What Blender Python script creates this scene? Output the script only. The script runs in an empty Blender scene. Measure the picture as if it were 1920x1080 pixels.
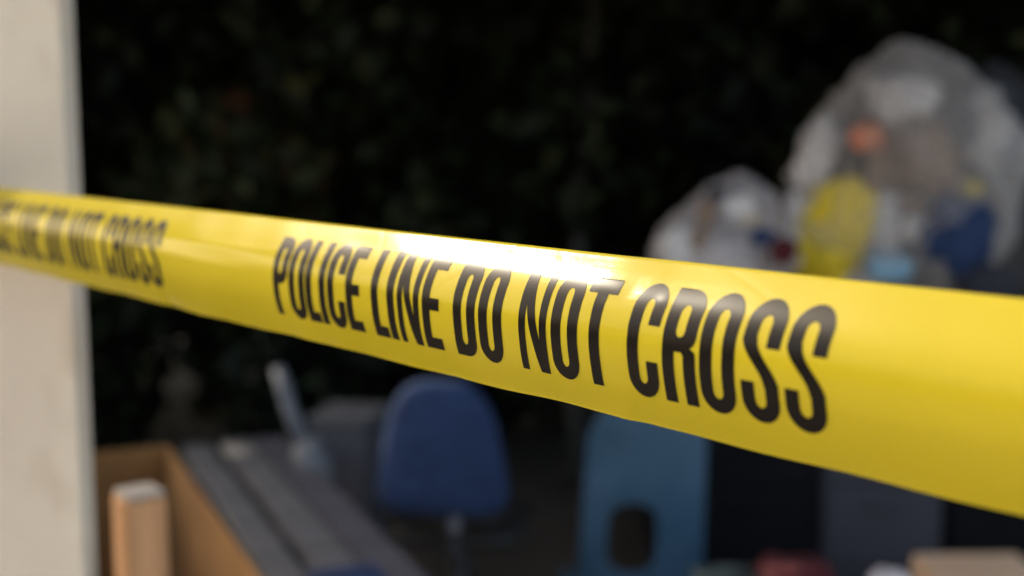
import bpy, bmesh, math, random
import numpy as np
from mathutils import Vector, Matrix, noise

R = math.radians
scene = bpy.context.scene
COL = scene.collection
random.seed(7)

# ------------------------------------------------------------------ camera
CAM_H = 1.65
F_PX = 2400.0                      # focal length in pixels of the 1920 px wide photograph
PITCH = math.atan(301.0 / F_PX)    # looking slightly down
cam_d = bpy.data.cameras.new('camera')
cam_d.sensor_width = 36.0
cam_d.lens = 36.0 * F_PX / 1920.0
cam_d.clip_start = 0.02
cam_d.clip_end = 2000.0
cam_d.dof.use_dof = True
cam_d.dof.focus_distance = 0.65
cam_d.dof.aperture_fstop = 3.9
cam = bpy.data.objects.new('camera', cam_d)
COL.objects.link(cam)
cam.location = (0, 0, CAM_H)
cam.rotation_euler = (math.pi / 2 - PITCH, 0, 0)
scene.camera = cam

# ------------------------------------------------------------------ sky and sun
SUN = Vector((-0.652, 0.442, 0.615)).normalized()      # direction towards the sun
world = bpy.data.worlds.new('World')
scene.world = world
world.use_nodes = True
wn = world.node_tree
for n in list(wn.nodes):
    wn.nodes.remove(n)
sky = wn.nodes.new('ShaderNodeTexSky')
sky.sky_type = 'NISHITA'
sky.sun_disc = False
sky.sun_elevation = math.asin(SUN.z)
sky.sun_rotation = math.atan2(SUN.x, SUN.y)
sky.air_density = 1.0
sky.dust_density = 4.0
sky.ozone_density = 1.0
bg = wn.nodes.new('ShaderNodeBackground')
bg.inputs['Strength'].default_value = 0.15
wo = wn.nodes.new('ShaderNodeOutputWorld')
wn.links.new(sky.outputs[0], bg.inputs[0])
wn.links.new(bg.outputs[0], wo.inputs[0])

sun_d = bpy.data.lights.new('sun', 'SUN')
sun_d.energy = 2.0
sun_d.angle = R(0.53)
sun_d.color = (1.0, 0.95, 0.87)
sun = bpy.data.objects.new('sun', sun_d)
COL.objects.link(sun)
sun.rotation_euler = SUN.to_track_quat('Z', 'Y').to_euler()
sun.location = (-6, 4, 8)

scene.view_settings.view_transform = 'Standard'
scene.view_settings.look = 'None'
scene.view_settings.gamma = 1.0
scene.view_settings.exposure = 1.1
scene.view_settings.use_white_balance = True        # the phone balanced for open shade
scene.view_settings.white_balance_temperature = 7600
scene.view_settings.white_balance_tint = 8
scene.render.engine = 'CYCLES'
scene.cycles.use_denoising = True
scene.cycles.use_adaptive_sampling = True
scene.cycles.adaptive_threshold = 0.02
scene.cycles.max_bounces = 5
scene.cycles.diffuse_bounces = 2
scene.cycles.glossy_bounces = 2
scene.cycles.transparent_max_bounces = 8
scene.cycles.caustics_reflective = False
scene.cycles.caustics_refractive = False

# ------------------------------------------------------------------ helpers
_cp, _sp = math.cos(PITCH), math.sin(PITCH)


def ray(px, py):
    """direction through a pixel of the 1920x1080 photograph"""
    a, b = (px - 960.0) / F_PX, (540.0 - py) / F_PX
    return Vector((a, _cp + b * _sp, -_sp + b * _cp))


def at_y(px, py, y):
    r = ray(px, py)
    return Vector((0, 0, CAM_H)) + r * (y / r.y)


def at_z(px, py, z):
    r = ray(px, py)
    return Vector((0, 0, CAM_H)) + r * ((z - CAM_H) / r.z)


def link(o, parent=None):
    COL.objects.link(o)
    if parent is not None:
        o.parent = parent
    return o


def tag(o, label=None, cat=None, group=None, kind=None):
    if label:
        o['label'] = label
    if cat:
        o['category'] = cat
    if group:
        o['group'] = group
    if kind:
        o['kind'] = kind
    return o


def thing(name, label, cat, loc=(0, 0, 0), rz=0.0, group=None):
    o = bpy.data.objects.new(name, None)
    o.empty_display_size = 0.1
    COL.objects.link(o)
    o.location = loc
    o.rotation_euler = (0, 0, rz)
    return tag(o, label, cat, group)


def mesh_obj(name, bm, mat, parent=None, smooth=False, loc=None, rot=None):
    me = bpy.data.meshes.new(name)
    bm.normal_update()
    bm.to_mesh(me)
    bm.free()
    if mat:
        me.materials.append(mat)
    if smooth:
        me.polygons.foreach_set('use_smooth', [True] * len(me.polygons))
    o = bpy.data.objects.new(name, me)
    if loc is not None:
        o.location = loc
    if rot is not None:
        o.rotation_euler = rot
    return link(o, parent)


def np_mesh(name, verts, faces, mat, parent=None, smooth=False, attr=None):
    """verts (n,3), faces (m,k) arrays of one polygon size"""
    me = bpy.data.meshes.new(name)
    verts = np.asarray(verts, dtype=np.float32)
    faces = np.asarray(faces, dtype=np.int32)
    m, k = faces.shape
    me.vertices.add(len(verts))
    me.vertices.foreach_set('co', verts.ravel())
    me.loops.add(m * k)
    me.loops.foreach_set('vertex_index', faces.ravel())
    me.polygons.add(m)
    me.polygons.foreach_set('loop_start', np.arange(0, m * k, k, dtype=np.int32))
    me.polygons.foreach_set('loop_total', np.full(m, k, dtype=np.int32))
    me.update(calc_edges=True)
    if attr is not None:
        a = me.attributes.new('tint', 'FLOAT', 'FACE')
        a.data.foreach_set('value', np.asarray(attr, dtype=np.float32))
    if smooth:
        me.polygons.foreach_set('use_smooth', np.ones(m, dtype=bool))
    me.materials.append(mat)
    o = bpy.data.objects.new(name, me)
    return link(o, parent)


def box(bm, cx, cy, cz, sx, sy, sz, bevel=0.0, mat=None, segs=2):
    r = bmesh.ops.create_cube(bm, size=1.0)
    vs = r['verts']
    for v in vs:
        v.co = Vector((v.co.x * sx, v.co.y * sy, v.co.z * sz))
    if bevel > 0:
        es = list({e for v in vs for e in v.link_edges})
        rb = bmesh.ops.bevel(bm, geom=es, offset=bevel, segments=segs, affect='EDGES', profile=0.5)
        vs = list({v for f in rb['faces'] for v in f.verts} | {v for v in vs if v.is_valid})
    M = Matrix.Translation((cx, cy, cz))
    if mat is not None:
        M = M @ mat
    for v in vs:
        v.co = M @ v.co
    return vs


def tube(bm, pts, radii, seg=10, cap=True):
    pts = [Vector(p) for p in pts]
    if not hasattr(radii, '__len__'):
        radii = [radii] * len(pts)
    rings = []
    ref = Vector((0, 0, 1))
    for i, p in enumerate(pts):
        t = (pts[min(i + 1, len(pts) - 1)] - pts[max(i - 1, 0)]).normalized()
        a = t.cross(ref)
        if a.length < 0.05:
            a = t.cross(Vector((1, 0, 0)))
        a.normalize()
        b = t.cross(a).normalized()
        rings.append([bm.verts.new(p + (a * math.cos(2 * math.pi * k / seg) + b * math.sin(2 * math.pi * k / seg)) * radii[i])
                      for k in range(seg)])
    for i in range(len(rings) - 1):
        for k in range(seg):
            bm.faces.new((rings[i][k], rings[i][(k + 1) % seg], rings[i + 1][(k + 1) % seg], rings[i + 1][k]))
    if cap:
        bm.faces.new(rings[0][::-1])
        bm.faces.new(rings[-1])


# ------------------------------------------------------------------ materials
MATS = {}


def mat(name, colour, rough=0.6, colour2=None, scale=8.0, bump=0.0, bump_scale=None, metallic=0.0, spec=0.5, detail=3.0, stretch=None, lo=0.35, hi=0.65):
    m = bpy.data.materials.new(name)
    m.use_nodes = True
    nt = m.node_tree
    b = nt.nodes['Principled BSDF']
    b.inputs['Base Color'].default_value = (*colour, 1)
    b.inputs['Roughness'].default_value = rough
    b.inputs['Metallic'].default_value = metallic
    b.inputs['Specular IOR Level'].default_value = spec
    tc = nt.nodes.new('ShaderNodeTexCoord')
    src = tc.outputs['Object']
    if stretch:
        mp = nt.nodes.new('ShaderNodeMapping')
        mp.inputs['Scale'].default_value = stretch
        nt.links.new(src, mp.inputs[0])
        src = mp.outputs[0]
    nz = nt.nodes.new('ShaderNodeTexNoise')
    nz.inputs['Scale'].default_value = scale
    nz.inputs['Detail'].default_value = detail
    nt.links.new(src, nz.inputs['Vector'])
    if colour2 is not None:
        cr = nt.nodes.new('ShaderNodeValToRGB')
        cr.color_ramp.elements[0].position = lo
        cr.color_ramp.elements[1].position = hi
        cr.color_ramp.elements[0].color = (*colour, 1)
        cr.color_ramp.elements[1].color = (*colour2, 1)
        nt.links.new(nz.outputs['Fac'], cr.inputs[0])
        nt.links.new(cr.outputs[0], b.inputs['Base Color'])
    if bump > 0:
        n2 = nt.nodes.new('ShaderNodeTexNoise')
        n2.inputs['Scale'].default_value = bump_scale or scale * 4
        n2.inputs['Detail'].default_value = 2
        nt.links.new(src, n2.inputs['Vector'])
        bp = nt.nodes.new('ShaderNodeBump')
        bp.inputs['Strength'].default_value = bump
        bp.inputs['Distance'].default_value = 0.01
        nt.links.new(n2.outputs['Fac'], bp.inputs['Height'])
        nt.links.new(bp.outputs[0], b.inputs['Normal'])
    MATS[name] = m
    return m


def tape_material():
    m = bpy.data.materials.new('yellow_film')
    m.use_nodes = True
    nt = m.node_tree
    b = nt.nodes['Principled BSDF']
    out = nt.nodes['Material Output']
    b.inputs['Specular IOR Level'].default_value = 0.25
    tc = nt.nodes.new('ShaderNodeTexCoord')
    nz = nt.nodes.new('ShaderNodeTexNoise')
    nz.inputs['Scale'].default_value = 14
    nz.inputs['Detail'].default_value = 3
    nt.links.new(tc.outputs['Object'], nz.inputs['Vector'])
    cr = nt.nodes.new('ShaderNodeValToRGB')
    cr.color_ramp.elements[0].position = 0.3
    cr.color_ramp.elements[1].position = 0.7
    cr.color_ramp.elements[0].color = (0.545, 0.455, 0.030, 1)
    cr.color_ramp.elements[1].color = (0.595, 0.495, 0.038, 1)
    nt.links.new(nz.outputs['Fac'], cr.inputs[0])
    nt.links.new(cr.outputs[0], b.inputs['Base Color'])
    rr = nt.nodes.new('ShaderNodeMapRange')
    rr.inputs['To Min'].default_value = 0.15
    rr.inputs['To Max'].default_value = 0.21
    nt.links.new(nz.outputs['Fac'], rr.inputs['Value'])
    nt.links.new(rr.outputs[0], b.inputs['Roughness'])
    # fine orange-peel of blown film
    n2 = nt.nodes.new('ShaderNodeTexNoise')
    n2.inputs['Scale'].default_value = 260
    n2.inputs['Detail'].default_value = 3
    nt.links.new(tc.outputs['Object'], n2.inputs['Vector'])
    # stretch marks running along the film
    mp = nt.nodes.new('ShaderNodeMapping')
    mp.inputs['Rotation'].default_value = (0, 0, R(50.5))
    mp.inputs['Scale'].default_value = (5.0, 5.0, 190.0)
    nt.links.new(tc.outputs['Object'], mp.inputs[0])
    n3 = nt.nodes.new('ShaderNodeTexNoise')
    n3.inputs['Scale'].default_value = 1.0
    n3.inputs['Detail'].default_value = 2
    nt.links.new(mp.outputs[0], n3.inputs['Vector'])
    b3 = nt.nodes.new('ShaderNodeBump')
    b3.inputs['Strength'].default_value = 0.10
    b3.inputs['Distance'].default_value = 0.002
    nt.links.new(n3.outputs['Fac'], b3.inputs['Height'])
    # creases from handling
    n4 = nt.nodes.new('ShaderNodeTexVoronoi')
    n4.feature = 'DISTANCE_TO_EDGE'
    n4.inputs['Scale'].default_value = 7.0
    n4.inputs['Randomness'].default_value = 1.0
    nt.links.new(tc.outputs['Object'], n4.inputs['Vector'])
    m4 = nt.nodes.new('ShaderNodeMapRange')
    m4.inputs['From Max'].default_value = 0.02
    nt.links.new(n4.outputs['Distance'], m4.inputs['Value'])
    b4 = nt.nodes.new('ShaderNodeBump')
    b4.inputs['Strength'].default_value = 0.035
    b4.inputs['Distance'].default_value = 0.002
    nt.links.new(m4.outputs[0], b4.inputs['Height'])
    nt.links.new(b3.outputs[0], b4.inputs['Normal'])
    bp = nt.nodes.new('ShaderNodeBump')
    nt.links.new(b4.outputs[0], bp.inputs['Normal'])
    bp.inputs['Strength'].default_value = 0.08
    bp.inputs['Distance'].default_value = 0.0006
    nt.links.new(n2.outputs['Fac'], bp.inputs['Height'])
    nt.links.new(bp.outputs[0], b.inputs['Normal'])
    tr = nt.nodes.new('ShaderNodeBsdfTranslucent')
    tr.inputs['Color'].default_value = (0.88, 0.72, 0.042, 1)
    mx = nt.nodes.new('ShaderNodeMixShader')
    mx.inputs[0].default_value = 0.45
    nt.links.new(b.outputs[0], mx.inputs[1])
    nt.links.new(tr.outputs[0], mx.inputs[2])
    nt.links.new(mx.outputs[0], out.inputs['Surface'])
    return m


def bag_material(name, tint, opacity):
    """thin cloudy polythene: part see-through, part milky"""
    m = bpy.data.materials.new(name)
    m.use_nodes = True
    nt = m.node_tree
    b = nt.nodes['Principled BSDF']
    out = nt.nodes['Material Output']
    b.inputs['Base Color'].default_value = (*tint, 1)
    b.inputs['Roughness'].default_value = 0.2
    tl = nt.nodes.new('ShaderNodeBsdfTranslucent')
    tl.inputs['Color'].default_value = (*tint, 1)
    m1 = nt.nodes.new('ShaderNodeMixShader')
    m1.inputs[0].default_value = 0.45
    nt.links.new(b.outputs[0], m1.inputs[1])
    nt.links.new(tl.outputs[0], m1.inputs[2])
    tp = nt.nodes.new('ShaderNodeBsdfTransparent')
    lw = nt.nodes.new('ShaderNodeLayerWeight')
    lw.inputs[0].default_value = 0.35
    nz = nt.nodes.new('ShaderNodeTexNoise')
    nz.inputs['Scale'].default_value = 6
    nz.inputs['Detail'].default_value = 3
    ad = nt.nodes.new('ShaderNodeMath')
    ad.operation = 'MULTIPLY_ADD'
    ad.inputs[1].default_value = 0.5
    nt.links.new(nz.outputs['Fac'], ad.inputs[0])
    ad.inputs[2].default_value = opacity - 0.25
    ad2 = nt.nodes.new('ShaderNodeMath')
    ad2.operation = 'MULTIPLY_ADD'
    ad2.inputs[1].default_value = 0.5
    ad2.use_clamp = True
    nt.links.new(lw.outputs['Facing'], ad2.inputs[0])
    nt.links.new(ad.outputs[0], ad2.inputs[2])
    m2 = nt.nodes.new('ShaderNodeMixShader')
    nt.links.new(ad2.outputs[0], m2.inputs[0])
    nt.links.new(tp.outputs[0], m2.inputs[1])
    nt.links.new(m1.outputs[0], m2.inputs[2])
    nt.links.new(m2.outputs[0], out.inputs['Surface'])
    return m


def leaf_material(name, stops):
    m = bpy.data.materials.new(name)
    m.use_nodes = True
    nt = m.node_tree
    b = nt.nodes['Principled BSDF']
    b.inputs['Roughness'].default_value = 0.5
    b.inputs['Specular IOR Level'].default_value = 0.15
    at = nt.nodes.new('ShaderNodeAttribute')
    at.attribute_name = 'tint'
    cr = nt.nodes.new('ShaderNodeValToRGB')
    e = cr.color_ramp.elements
    e[0].position, e[0].color = stops[0][0], (*stops[0][1], 1)
    e[1].position, e[1].color = stops[1][0], (*stops[1][1], 1)
    for p, c in stops[2:]:
        x = e.new(p)
        x.color = (*c, 1)
    nt.links.new(at.outputs['Fac'], cr.inputs[0])
    nt.links.new(cr.outputs[0], b.inputs['Base Color'])
    return m


M_ground = mat('dark_soil', (0.035, 0.028, 0.022), 0.95, (0.06, 0.048, 0.038), 3.0, 0.5, 30)
M_pad = mat('pale_bounce', (0.48, 0.43, 0.36), 0.9, (0.58, 0.53, 0.45), 3.0, 0.4, 40)
M_plaster = mat('beige_render', (0.68, 0.575, 0.475), 0.85, (0.76, 0.665, 0.545), 5.0, 0.25, 60, detail=4)
nt = M_plaster.node_tree
_b = nt.nodes['Principled BSDF']
_src = _b.inputs['Base Color'].links[0].from_socket
_tc = nt.nodes.new('ShaderNodeTexCoord')
_n = nt.nodes.new('ShaderNodeTexNoise')
_n.inputs['Scale'].default_value = 9.0
_n.inputs['Detail'].default_value = 3.0
_mp = nt.nodes.new('ShaderNodeMapping')
_mp.inputs['Rotation'].default_value = (0, R(35), 0)
_mp.inputs['Scale'].default_value = (1.0, 1.0, 0.45)
nt.links.new(_tc.outputs['Object'], _mp.inputs[0])
nt.links.new(_mp.outputs[0], _n.inputs['Vector'])
_r = nt.nodes.new('ShaderNodeMapRange')
_r.inputs['From Min'].default_value = 0.56
_r.inputs['From Max'].default_value = 0.74
_r.inputs['To Max'].default_value = 0.8
nt.links.new(_n.outputs['Fac'], _r.inputs['Value'])
_mx = nt.nodes.new('ShaderNodeMix')
_mx.data_type = 'RGBA'
nt.links.new(_r.outputs[0], _mx.inputs['Factor'])
nt.links.new(_src, _mx.inputs['A'])
_mx.inputs['B'].default_value = (0.50, 0.375, 0.27, 1)
nt.links.new(_mx.outputs['Result'], _b.inputs['Base Color'])
M_tape = tape_material()
M_ink = mat('black_ink', (0.004, 0.003, 0.003), 0.28, (0.007, 0.005, 0.004), 30.0, spec=0.09)
M_card = mat('brown_card', (0.25, 0.115, 0.034), 0.85, (0.33, 0.16, 0.052), 6.0, 0.1, 40)
M_tan = mat('tan_card', (0.72, 0.46, 0.29), 0.85, (0.78, 0.52, 0.34), 6.0, 0.1, 40)
M_timber = mat('pale_sawn_timber', (0.68, 0.38, 0.20), 0.7, (0.40, 0.21, 0.10), 5.0, 0.2, 20, stretch=(6, 6, 0.5))
M_endgrain = mat('grey_end_grain', (0.36, 0.32, 0.28), 0.85, (0.44, 0.40, 0.36), 30)
M_board = mat('weathered_grey_board', (0.11, 0.11, 0.115), 0.8, (0.19, 0.18, 0.185), 5.0, 0.3, 20, stretch=(8, 0.6, 8))
M_board2 = mat('slate_grey_board', (0.075, 0.073, 0.09), 0.8, (0.115, 0.11, 0.13), 5.0, 0.3, 20, stretch=(8, 0.6, 8))
M_bluefab = mat('blue_upholstery', (0.014, 0.034, 0.10), 0.9, (0.023, 0.052, 0.14), 20, 0.25, 300)
M_blackpl = mat('black_plastic', (0.015, 0.015, 0.016), 0.5, (0.022, 0.022, 0.024), 8)
M_chrome = mat('grey_steel', (0.10, 0.10, 0.115), 0.5, (0.14, 0.14, 0.155), 12, metallic=0.4)
M_bluepl = mat('pale_blue_plastic', (0.05, 0.125, 0.20), 0.45, (0.09, 0.18, 0.28), 4)
M_cab = mat('charcoal_enamel', (0.06, 0.055, 0.07), 0.5, (0.075, 0.07, 0.088), 3, 0.05, 50)
M_cabdark = mat('black_enamel', (0.008, 0.008, 0.010), 0.6, (0.012, 0.012, 0.014), 3, 0.05, 50, spec=0.1)
M_bag = bag_material('clear_polythene', (0.90, 0.83, 0.82), 0.27)
M_bag2 = bag_material('cloudy_polythene', (0.93, 0.85, 0.86), 0.46)
M_blackbag = mat('black_polythene', (0.035, 0.035, 0.04), 0.3, (0.05, 0.05, 0.055), 10)
M_yellow = mat('yellow_card', (0.85, 0.60, 0.02), 0.5, (0.90, 0.68, 0.04), 6)
M_orange = mat('orange_plastic', (0.85, 0.16, 0.03), 0.4, (0.9, 0.22, 0.05), 8)
M_brown = mat('brown_paper', (0.26, 0.17, 0.12), 0.85, (0.34, 0.24, 0.18), 6)
M_paper = mat('crumpled_white_paper', (0.76, 0.71, 0.70), 0.8, (0.84, 0.79, 0.78), 6)
M_navy = mat('navy_cloth', (0.012, 0.035, 0.11), 0.85, (0.02, 0.05, 0.14), 10)
M_lightblue = mat('light_blue_plastic', (0.22, 0.42, 0.60), 0.4, (0.28, 0.5, 0.66), 8)
M_darkcloth = mat('dark_cloth', (0.03, 0.03, 0.045), 0.9, (0.045, 0.045, 0.06), 10)
M_red = mat('dark_red_cloth', (0.075, 0.008, 0.012), 0.9, (0.11, 0.013, 0.018), 10)
M_teal = mat('teal_plastic', (0.018, 0.034, 0.04), 0.6, (0.024, 0.042, 0.05), 5)
M_greypl = mat('pale_grey_plastic', (0.14, 0.148, 0.17), 0.6, (0.18, 0.187, 0.205), 6)
M_bark = mat('dark_bark', (0.055, 0.045, 0.035), 0.95, (0.09, 0.075, 0.06), 10, 0.6, 30, stretch=(4, 4, 0.7))
M_palebark = mat('grey_bark', (0.055, 0.052, 0.05), 0.95, (0.085, 0.082, 0.08), 10, 0.6, 30, stretch=(4, 4, 0.7))
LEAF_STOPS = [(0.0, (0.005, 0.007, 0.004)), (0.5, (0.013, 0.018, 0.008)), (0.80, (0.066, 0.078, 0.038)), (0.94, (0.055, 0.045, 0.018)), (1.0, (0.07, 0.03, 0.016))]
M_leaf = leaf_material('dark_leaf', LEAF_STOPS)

# ------------------------------------------------------------------ the setting
bm = bmesh.new()
bmesh.ops.create_grid(bm, x_segments=60, y_segments=60, size=300)
g = mesh_obj('ground', bm, M_ground)
tag(g, kind='structure')
bm = bmesh.new()
box(bm, 0, 0, 0, 16.0, 12.0, 0.06, 0.01)
pad = mesh_obj('bounce_pad', bm, M_pad, loc=(0, -4.1, 0.0))  # pale slab added out of view to bounce sunlight onto tape and upright
tag(pad, kind='structure')

# ------------------------------------------------------------------ barrier tape
_vp = ray(-1036, 239)
D2 = np.array([-_vp.x, -_vp.y])
D2 /= np.linalg.norm(D2)                    # along the tape, towards the right and the camera
N2 = np.array([D2[1], -D2[0]])              # towards the camera
TP0 = np.array([ray(960, 600).x * 0.66, ray(960, 600).y * 0.66])
TZ = CAM_H + ray(960, 600).z * 0.66
S_MIN, S_MAX = -1.42, 1.05
S_BEND = -1.06
V_LO, V_HI = -0.0405, 0.0368

# path in plan: straight, then turning on to the pillar's face and round its left edge
_ds = 0.002
_ss = [0.0]
_px = [TP0.copy()]
_ang = math.atan2(-D2[1], -D2[0])
_hd = [_ang]
_s, _p, _a = 0.0, TP0.copy(), _ang
_target1 = math.pi                      # towards -X
_target2 = math.pi / 2                  # towards +Y
_phase = 0
PILLAR_FRONT = None
PILLAR_LEFT = None
while _s > S_MIN:
    _s -= _ds
    if _s < S_BEND and _phase == 0:
        _a = min(_a + _ds / 0.05, _target1)
        if _a >= _target1:
            _phase = 1
            PILLAR_FRONT = _p[1] + 0.0025
    elif _phase == 1:
        if _p[0] < -0.80:
            _phase = 2
    elif _phase == 2:
        _a = max(_a - _ds / 0.012, _target2)
        if _a <= _target2 and PILLAR_LEFT is None:
            PILLAR_LEFT = _p[0] + 0.0025
    _p = _p + np.array([math.cos(_a), math.sin(_a)]) * _ds
    _ss.append(_s)
    _px.append(_p.copy())
    _hd.append(_a)
PATH_S = np.array(_ss[::-1])
PATH_P = np.array(_px[::-1])
PATH_H = np.array(_hd[::-1])


def sstep(a, b, x):
    t = np.clip((x - a) / (b - a), 0, 1)
    return t * t * (3 - 2 * t)


def gaus(x, w):
    return np.exp(-(x / w) ** 2)


def tape_off(s, v):
    """how far the film falls back from its foremost line, metres"""
    vm = v * 1000.0
    up = np.where(vm < 26.0, 0.01556 * vm ** 2, 10.52 + 0.81 * (vm - 26.0) + 0.004 * (vm - 26.0) ** 2)
    dn = 0.0068 * vm ** 2
    o = np.where(vm > 0, up, dn)
    u = (v - V_LO) / (V_HI - V_LO)
    # slow waves along the film
    o = o + 0.55 * np.sin(s * 17.0 + 1.3) * (u - 0.45) * 2 + 0.22 * np.sin(s * 41.0 + u * 3.0)
    o = o + 0.10 * np.sin(s * 95 + 4 * u) * u
    # right of a crease the upper strip tips further back, which ends the glint
    o = o + 0.17 * np.maximum(vm - 8.0, 0) * 0.5 * sstep(0.055, 0.10, s)
    # faint lengthwise ridges
    o = o + 0.10 * np.sin(u * 21.0 + 3.0 * np.sin(s * 5.0))
    # puckers by the upper edge
    for s0, u0, ws, wu, amp in ((0.078, 0.80, 0.006, 0.06, 0.35), (0.090, 0.90, 0.008, 0.05, -0.22),
                                (0.066, 0.76, 0.010, 0.04, 0.2), (-0.085, 0.92, 0.03, 0.06, 0.5),
                                (-0.16, 0.90, 0.02, 0.05, 0.5), (-0.33, 0.72, 0.05, 0.05, -0.7), (0.10, 0.78, 0.004, 0.04, -0.15)):
        o = o + amp * gaus(s - s0, ws) * gaus(u - u0, wu)
    # nicks along the lower edge
    for s0, ws, amp in ((0.088, 0.007, 0.9), (0.074, 0.006, -0.7), (0.03, 0.02, 0.4), (-0.20, 0.012, 0.9), (-0.225, 0.008, -0.8),
                        (-0.43, 0.012, 1.1), (-0.447, 0.008, -0.9), (-0.12, 0.012, 0.5), (-0.30, 0.012, 0.5), (-0.06, 0.006, 0.4)):
        o = o + amp * gaus(s - s0, ws) * gaus(u - 0.0, 0.10)
    # diagonal soft folds
    o = o + 0.5 * gaus((s + 0.40) * 0.35 + (u - 0.66) * 0.9 + 0.02, 0.05) * gaus(s + 0.38, 0.10)
    # lower edge curls forward, shaped to catch light as a pale rim
    o = o - 0.45 * gaus((v - V_LO) * 1000.0, 0.8)
    flat = sstep(-1.04, -0.84, s)
    return o * 0.001 * flat


def tape_point(s, v, lift=0.0):
    s = np.asarray(s, dtype=float)
    v = np.asarray(v, dtype=float)
    px = np.where(s > 0, TP0[0] + D2[0] * s, np.interp(s, PATH_S, PATH_P[:, 0]))
    py = np.where(s > 0, TP0[1] + D2[1] * s, np.interp(s, PATH_S, PATH_P[:, 1]))
    h = np.where(s > 0, _ang, np.interp(s, PATH_S, PATH_H))
    nx, ny = -np.sin(h), np.cos(h)          # heading points left/away: its left side faces the camera
    o = tape_off(s, v)
    # lower edge wobble in height
    u = (v - V_LO) / (V_HI - V_LO)
    dz = 0.0003 * np.sin(s * 23 + 0.5) * gaus(u, 0.15) + 0.0003 * np.sin(s * 70) * gaus(u, 0.08)
    e = 1e-4
    do = (tape_off(s, v + e) - tape_off(s, v - e)) / (2 * e)
    k = 1 / np.sqrt(1 + do ** 2)
    X = px - nx * o + nx * lift * k
    Y = py - ny * o + ny * lift * k
    Z = TZ + v + dz + do * lift * k
    return np.stack([X, Y, Z], axis=-1)


# check the facing sign of the normal used above
_h0 = _ang
_sgn = (-math.sin(_h0)) * N2[0] + math.cos(_h0) * N2[1]
if _sgn < 0:
    _old = tape_point

    def tape_point(s, v, lift=0.0):
        s = np.asarray(s, dtype=float)
        v = np.asarray(v, dtype=float)
        px = np.where(s > 0, TP0[0] + D2[0] * s, np.interp(s, PATH_S, PATH_P[:, 0]))
        py = np.where(s > 0, TP0[1] + D2[1] * s, np.interp(s, PATH_S, PATH_P[:, 1]))
        h = np.where(s > 0, _ang, np.interp(s, PATH_S, PATH_H))
        nx, ny = np.sin(h), -np.cos(h)
        o = tape_off(s, v)
        u = (v - V_LO) / (V_HI - V_LO)
        dz = 0.0003 * np.sin(s * 23 + 0.5) * gaus(u, 0.15) + 0.0003 * np.sin(s * 70) * gaus(u, 0.08)
        e = 1e-4
        do = (tape_off(s, v + e) - tape_off(s, v - e)) / (2 * e)
        k = 1 / np.sqrt(1 + do ** 2)
        return np.stack([px - nx * o + nx * lift * k, py - ny * o + ny * lift * k, TZ + v + dz + do * lift * k], axis=-1)

ns, nv = 1236, 70
sg = np.linspace(S_MIN, S_MAX, ns)
vg = np.concatenate([V_LO + np.linspace(0, 0.0030, 13)[:-1], np.linspace(V_LO + 0.0030, V_HI, nv - 12)])
SS, VV = np.meshgrid(sg, vg, indexing='ij')
front = tape_point(SS, VV).reshape(-1, 3)
back = tape_point(SS, VV, -0.00012).reshape(-1, 3)
nf = len(front)
ii, jj = np.meshgrid(np.arange(ns - 1), np.arange(nv - 1), indexing='ij')
a = (ii * nv + jj).ravel()
F1 = np.stack([a, a + nv, a + nv + 1, a + 1], axis=1)
F2 = F1[:, ::-1] + nf
rim = []
for j in (0, nv - 1):
    i0 = np.arange(ns - 1) * nv + j
    q = np.stack([i0, i0 + nf, i0 + nv + nf, i0 + nv], axis=1)
    rim.append(q if j == 0 else q[:, ::-1])
for i in (0, ns - 1):
    j0 = i * nv + np.arange(nv - 1)
    q = np.stack([j0, j0 + 1, j0 + 1 + nf, j0 + nf], axis=1)
    rim.append(q if i == 0 else q[:, ::-1])
tape = np_mesh('barrier_tape', np.vstack([front, back]), np.vstack([F1, F2] + rim), M_tape, smooth=True)
tag(tape, 'taut glossy yellow police tape with black lettering, stretched across the whole picture', 'barrier tape')

# --- lettering, one mesh for each letter, on the film's surface
CAP_LO, CAP_HI = -0.0249, 0.0261
CAP = (CAP_HI - CAP_LO) * 1000.0            # millimetres
ST = 7.2                                    # stem width
HB = 6.6                                    # thickness of horizontals


def sd_rrect(x, y, x0, x1, y0, y1, r):
    cx, cy = (x0 + x1) / 2, (y0 + y1) / 2
    qx = np.abs(x - cx) - (x1 - x0) / 2 + r
    qy = np.abs(y - cy) - (y1 - y0) / 2 + r
    return np.hypot(np.maximum(qx, 0), np.maximum(qy, 0)) + np.minimum(np.maximum(qx, qy), 0) - r


def sd_rect(x, y, x0, x1, y0, y1):
    return sd_rrect(x, y, x0, x1, y0, y1, 0.0)


def sd_oval(x, y, x0, x1, y0, y1, ry):
    """tall rounded box whose ends are ellipses of height ry"""
    rx = (x1 - x0) / 2
    k = ry / rx
    return sd_rrect(x * k, y, x0 * k, x1 * k, y0, y1, ry * 0.999) / k


def sd_para(x, y, xb0, xb1, xt0, xt1, h):
    """parallelogram from the base line to height h"""
    t = np.clip(y / h, 0, 1)
    l = xb0 + (xt0 - xb0) * t
    r = xb1 + (xt1 - xb1) * t
    return np.maximum(np.maximum(l - x, x - r), np.maximum(-y, y - h))


def poly_stroke(x, y, pts, half):
    d = np.full_like(x, 1e9)
    for (ax, ay), (bx, by) in zip(pts[:-1], pts[1:]):
        ux, uy = bx - ax, by - ay
        t = np.clip(((x - ax) * ux + (y - ay) * uy) / (ux * ux + uy * uy), 0, 1)
        d = np.minimum(d, np.hypot(x - ax - ux * t, y - ay - uy * t))
    return d - half


MN, MX = np.minimum, np.maximum


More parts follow.
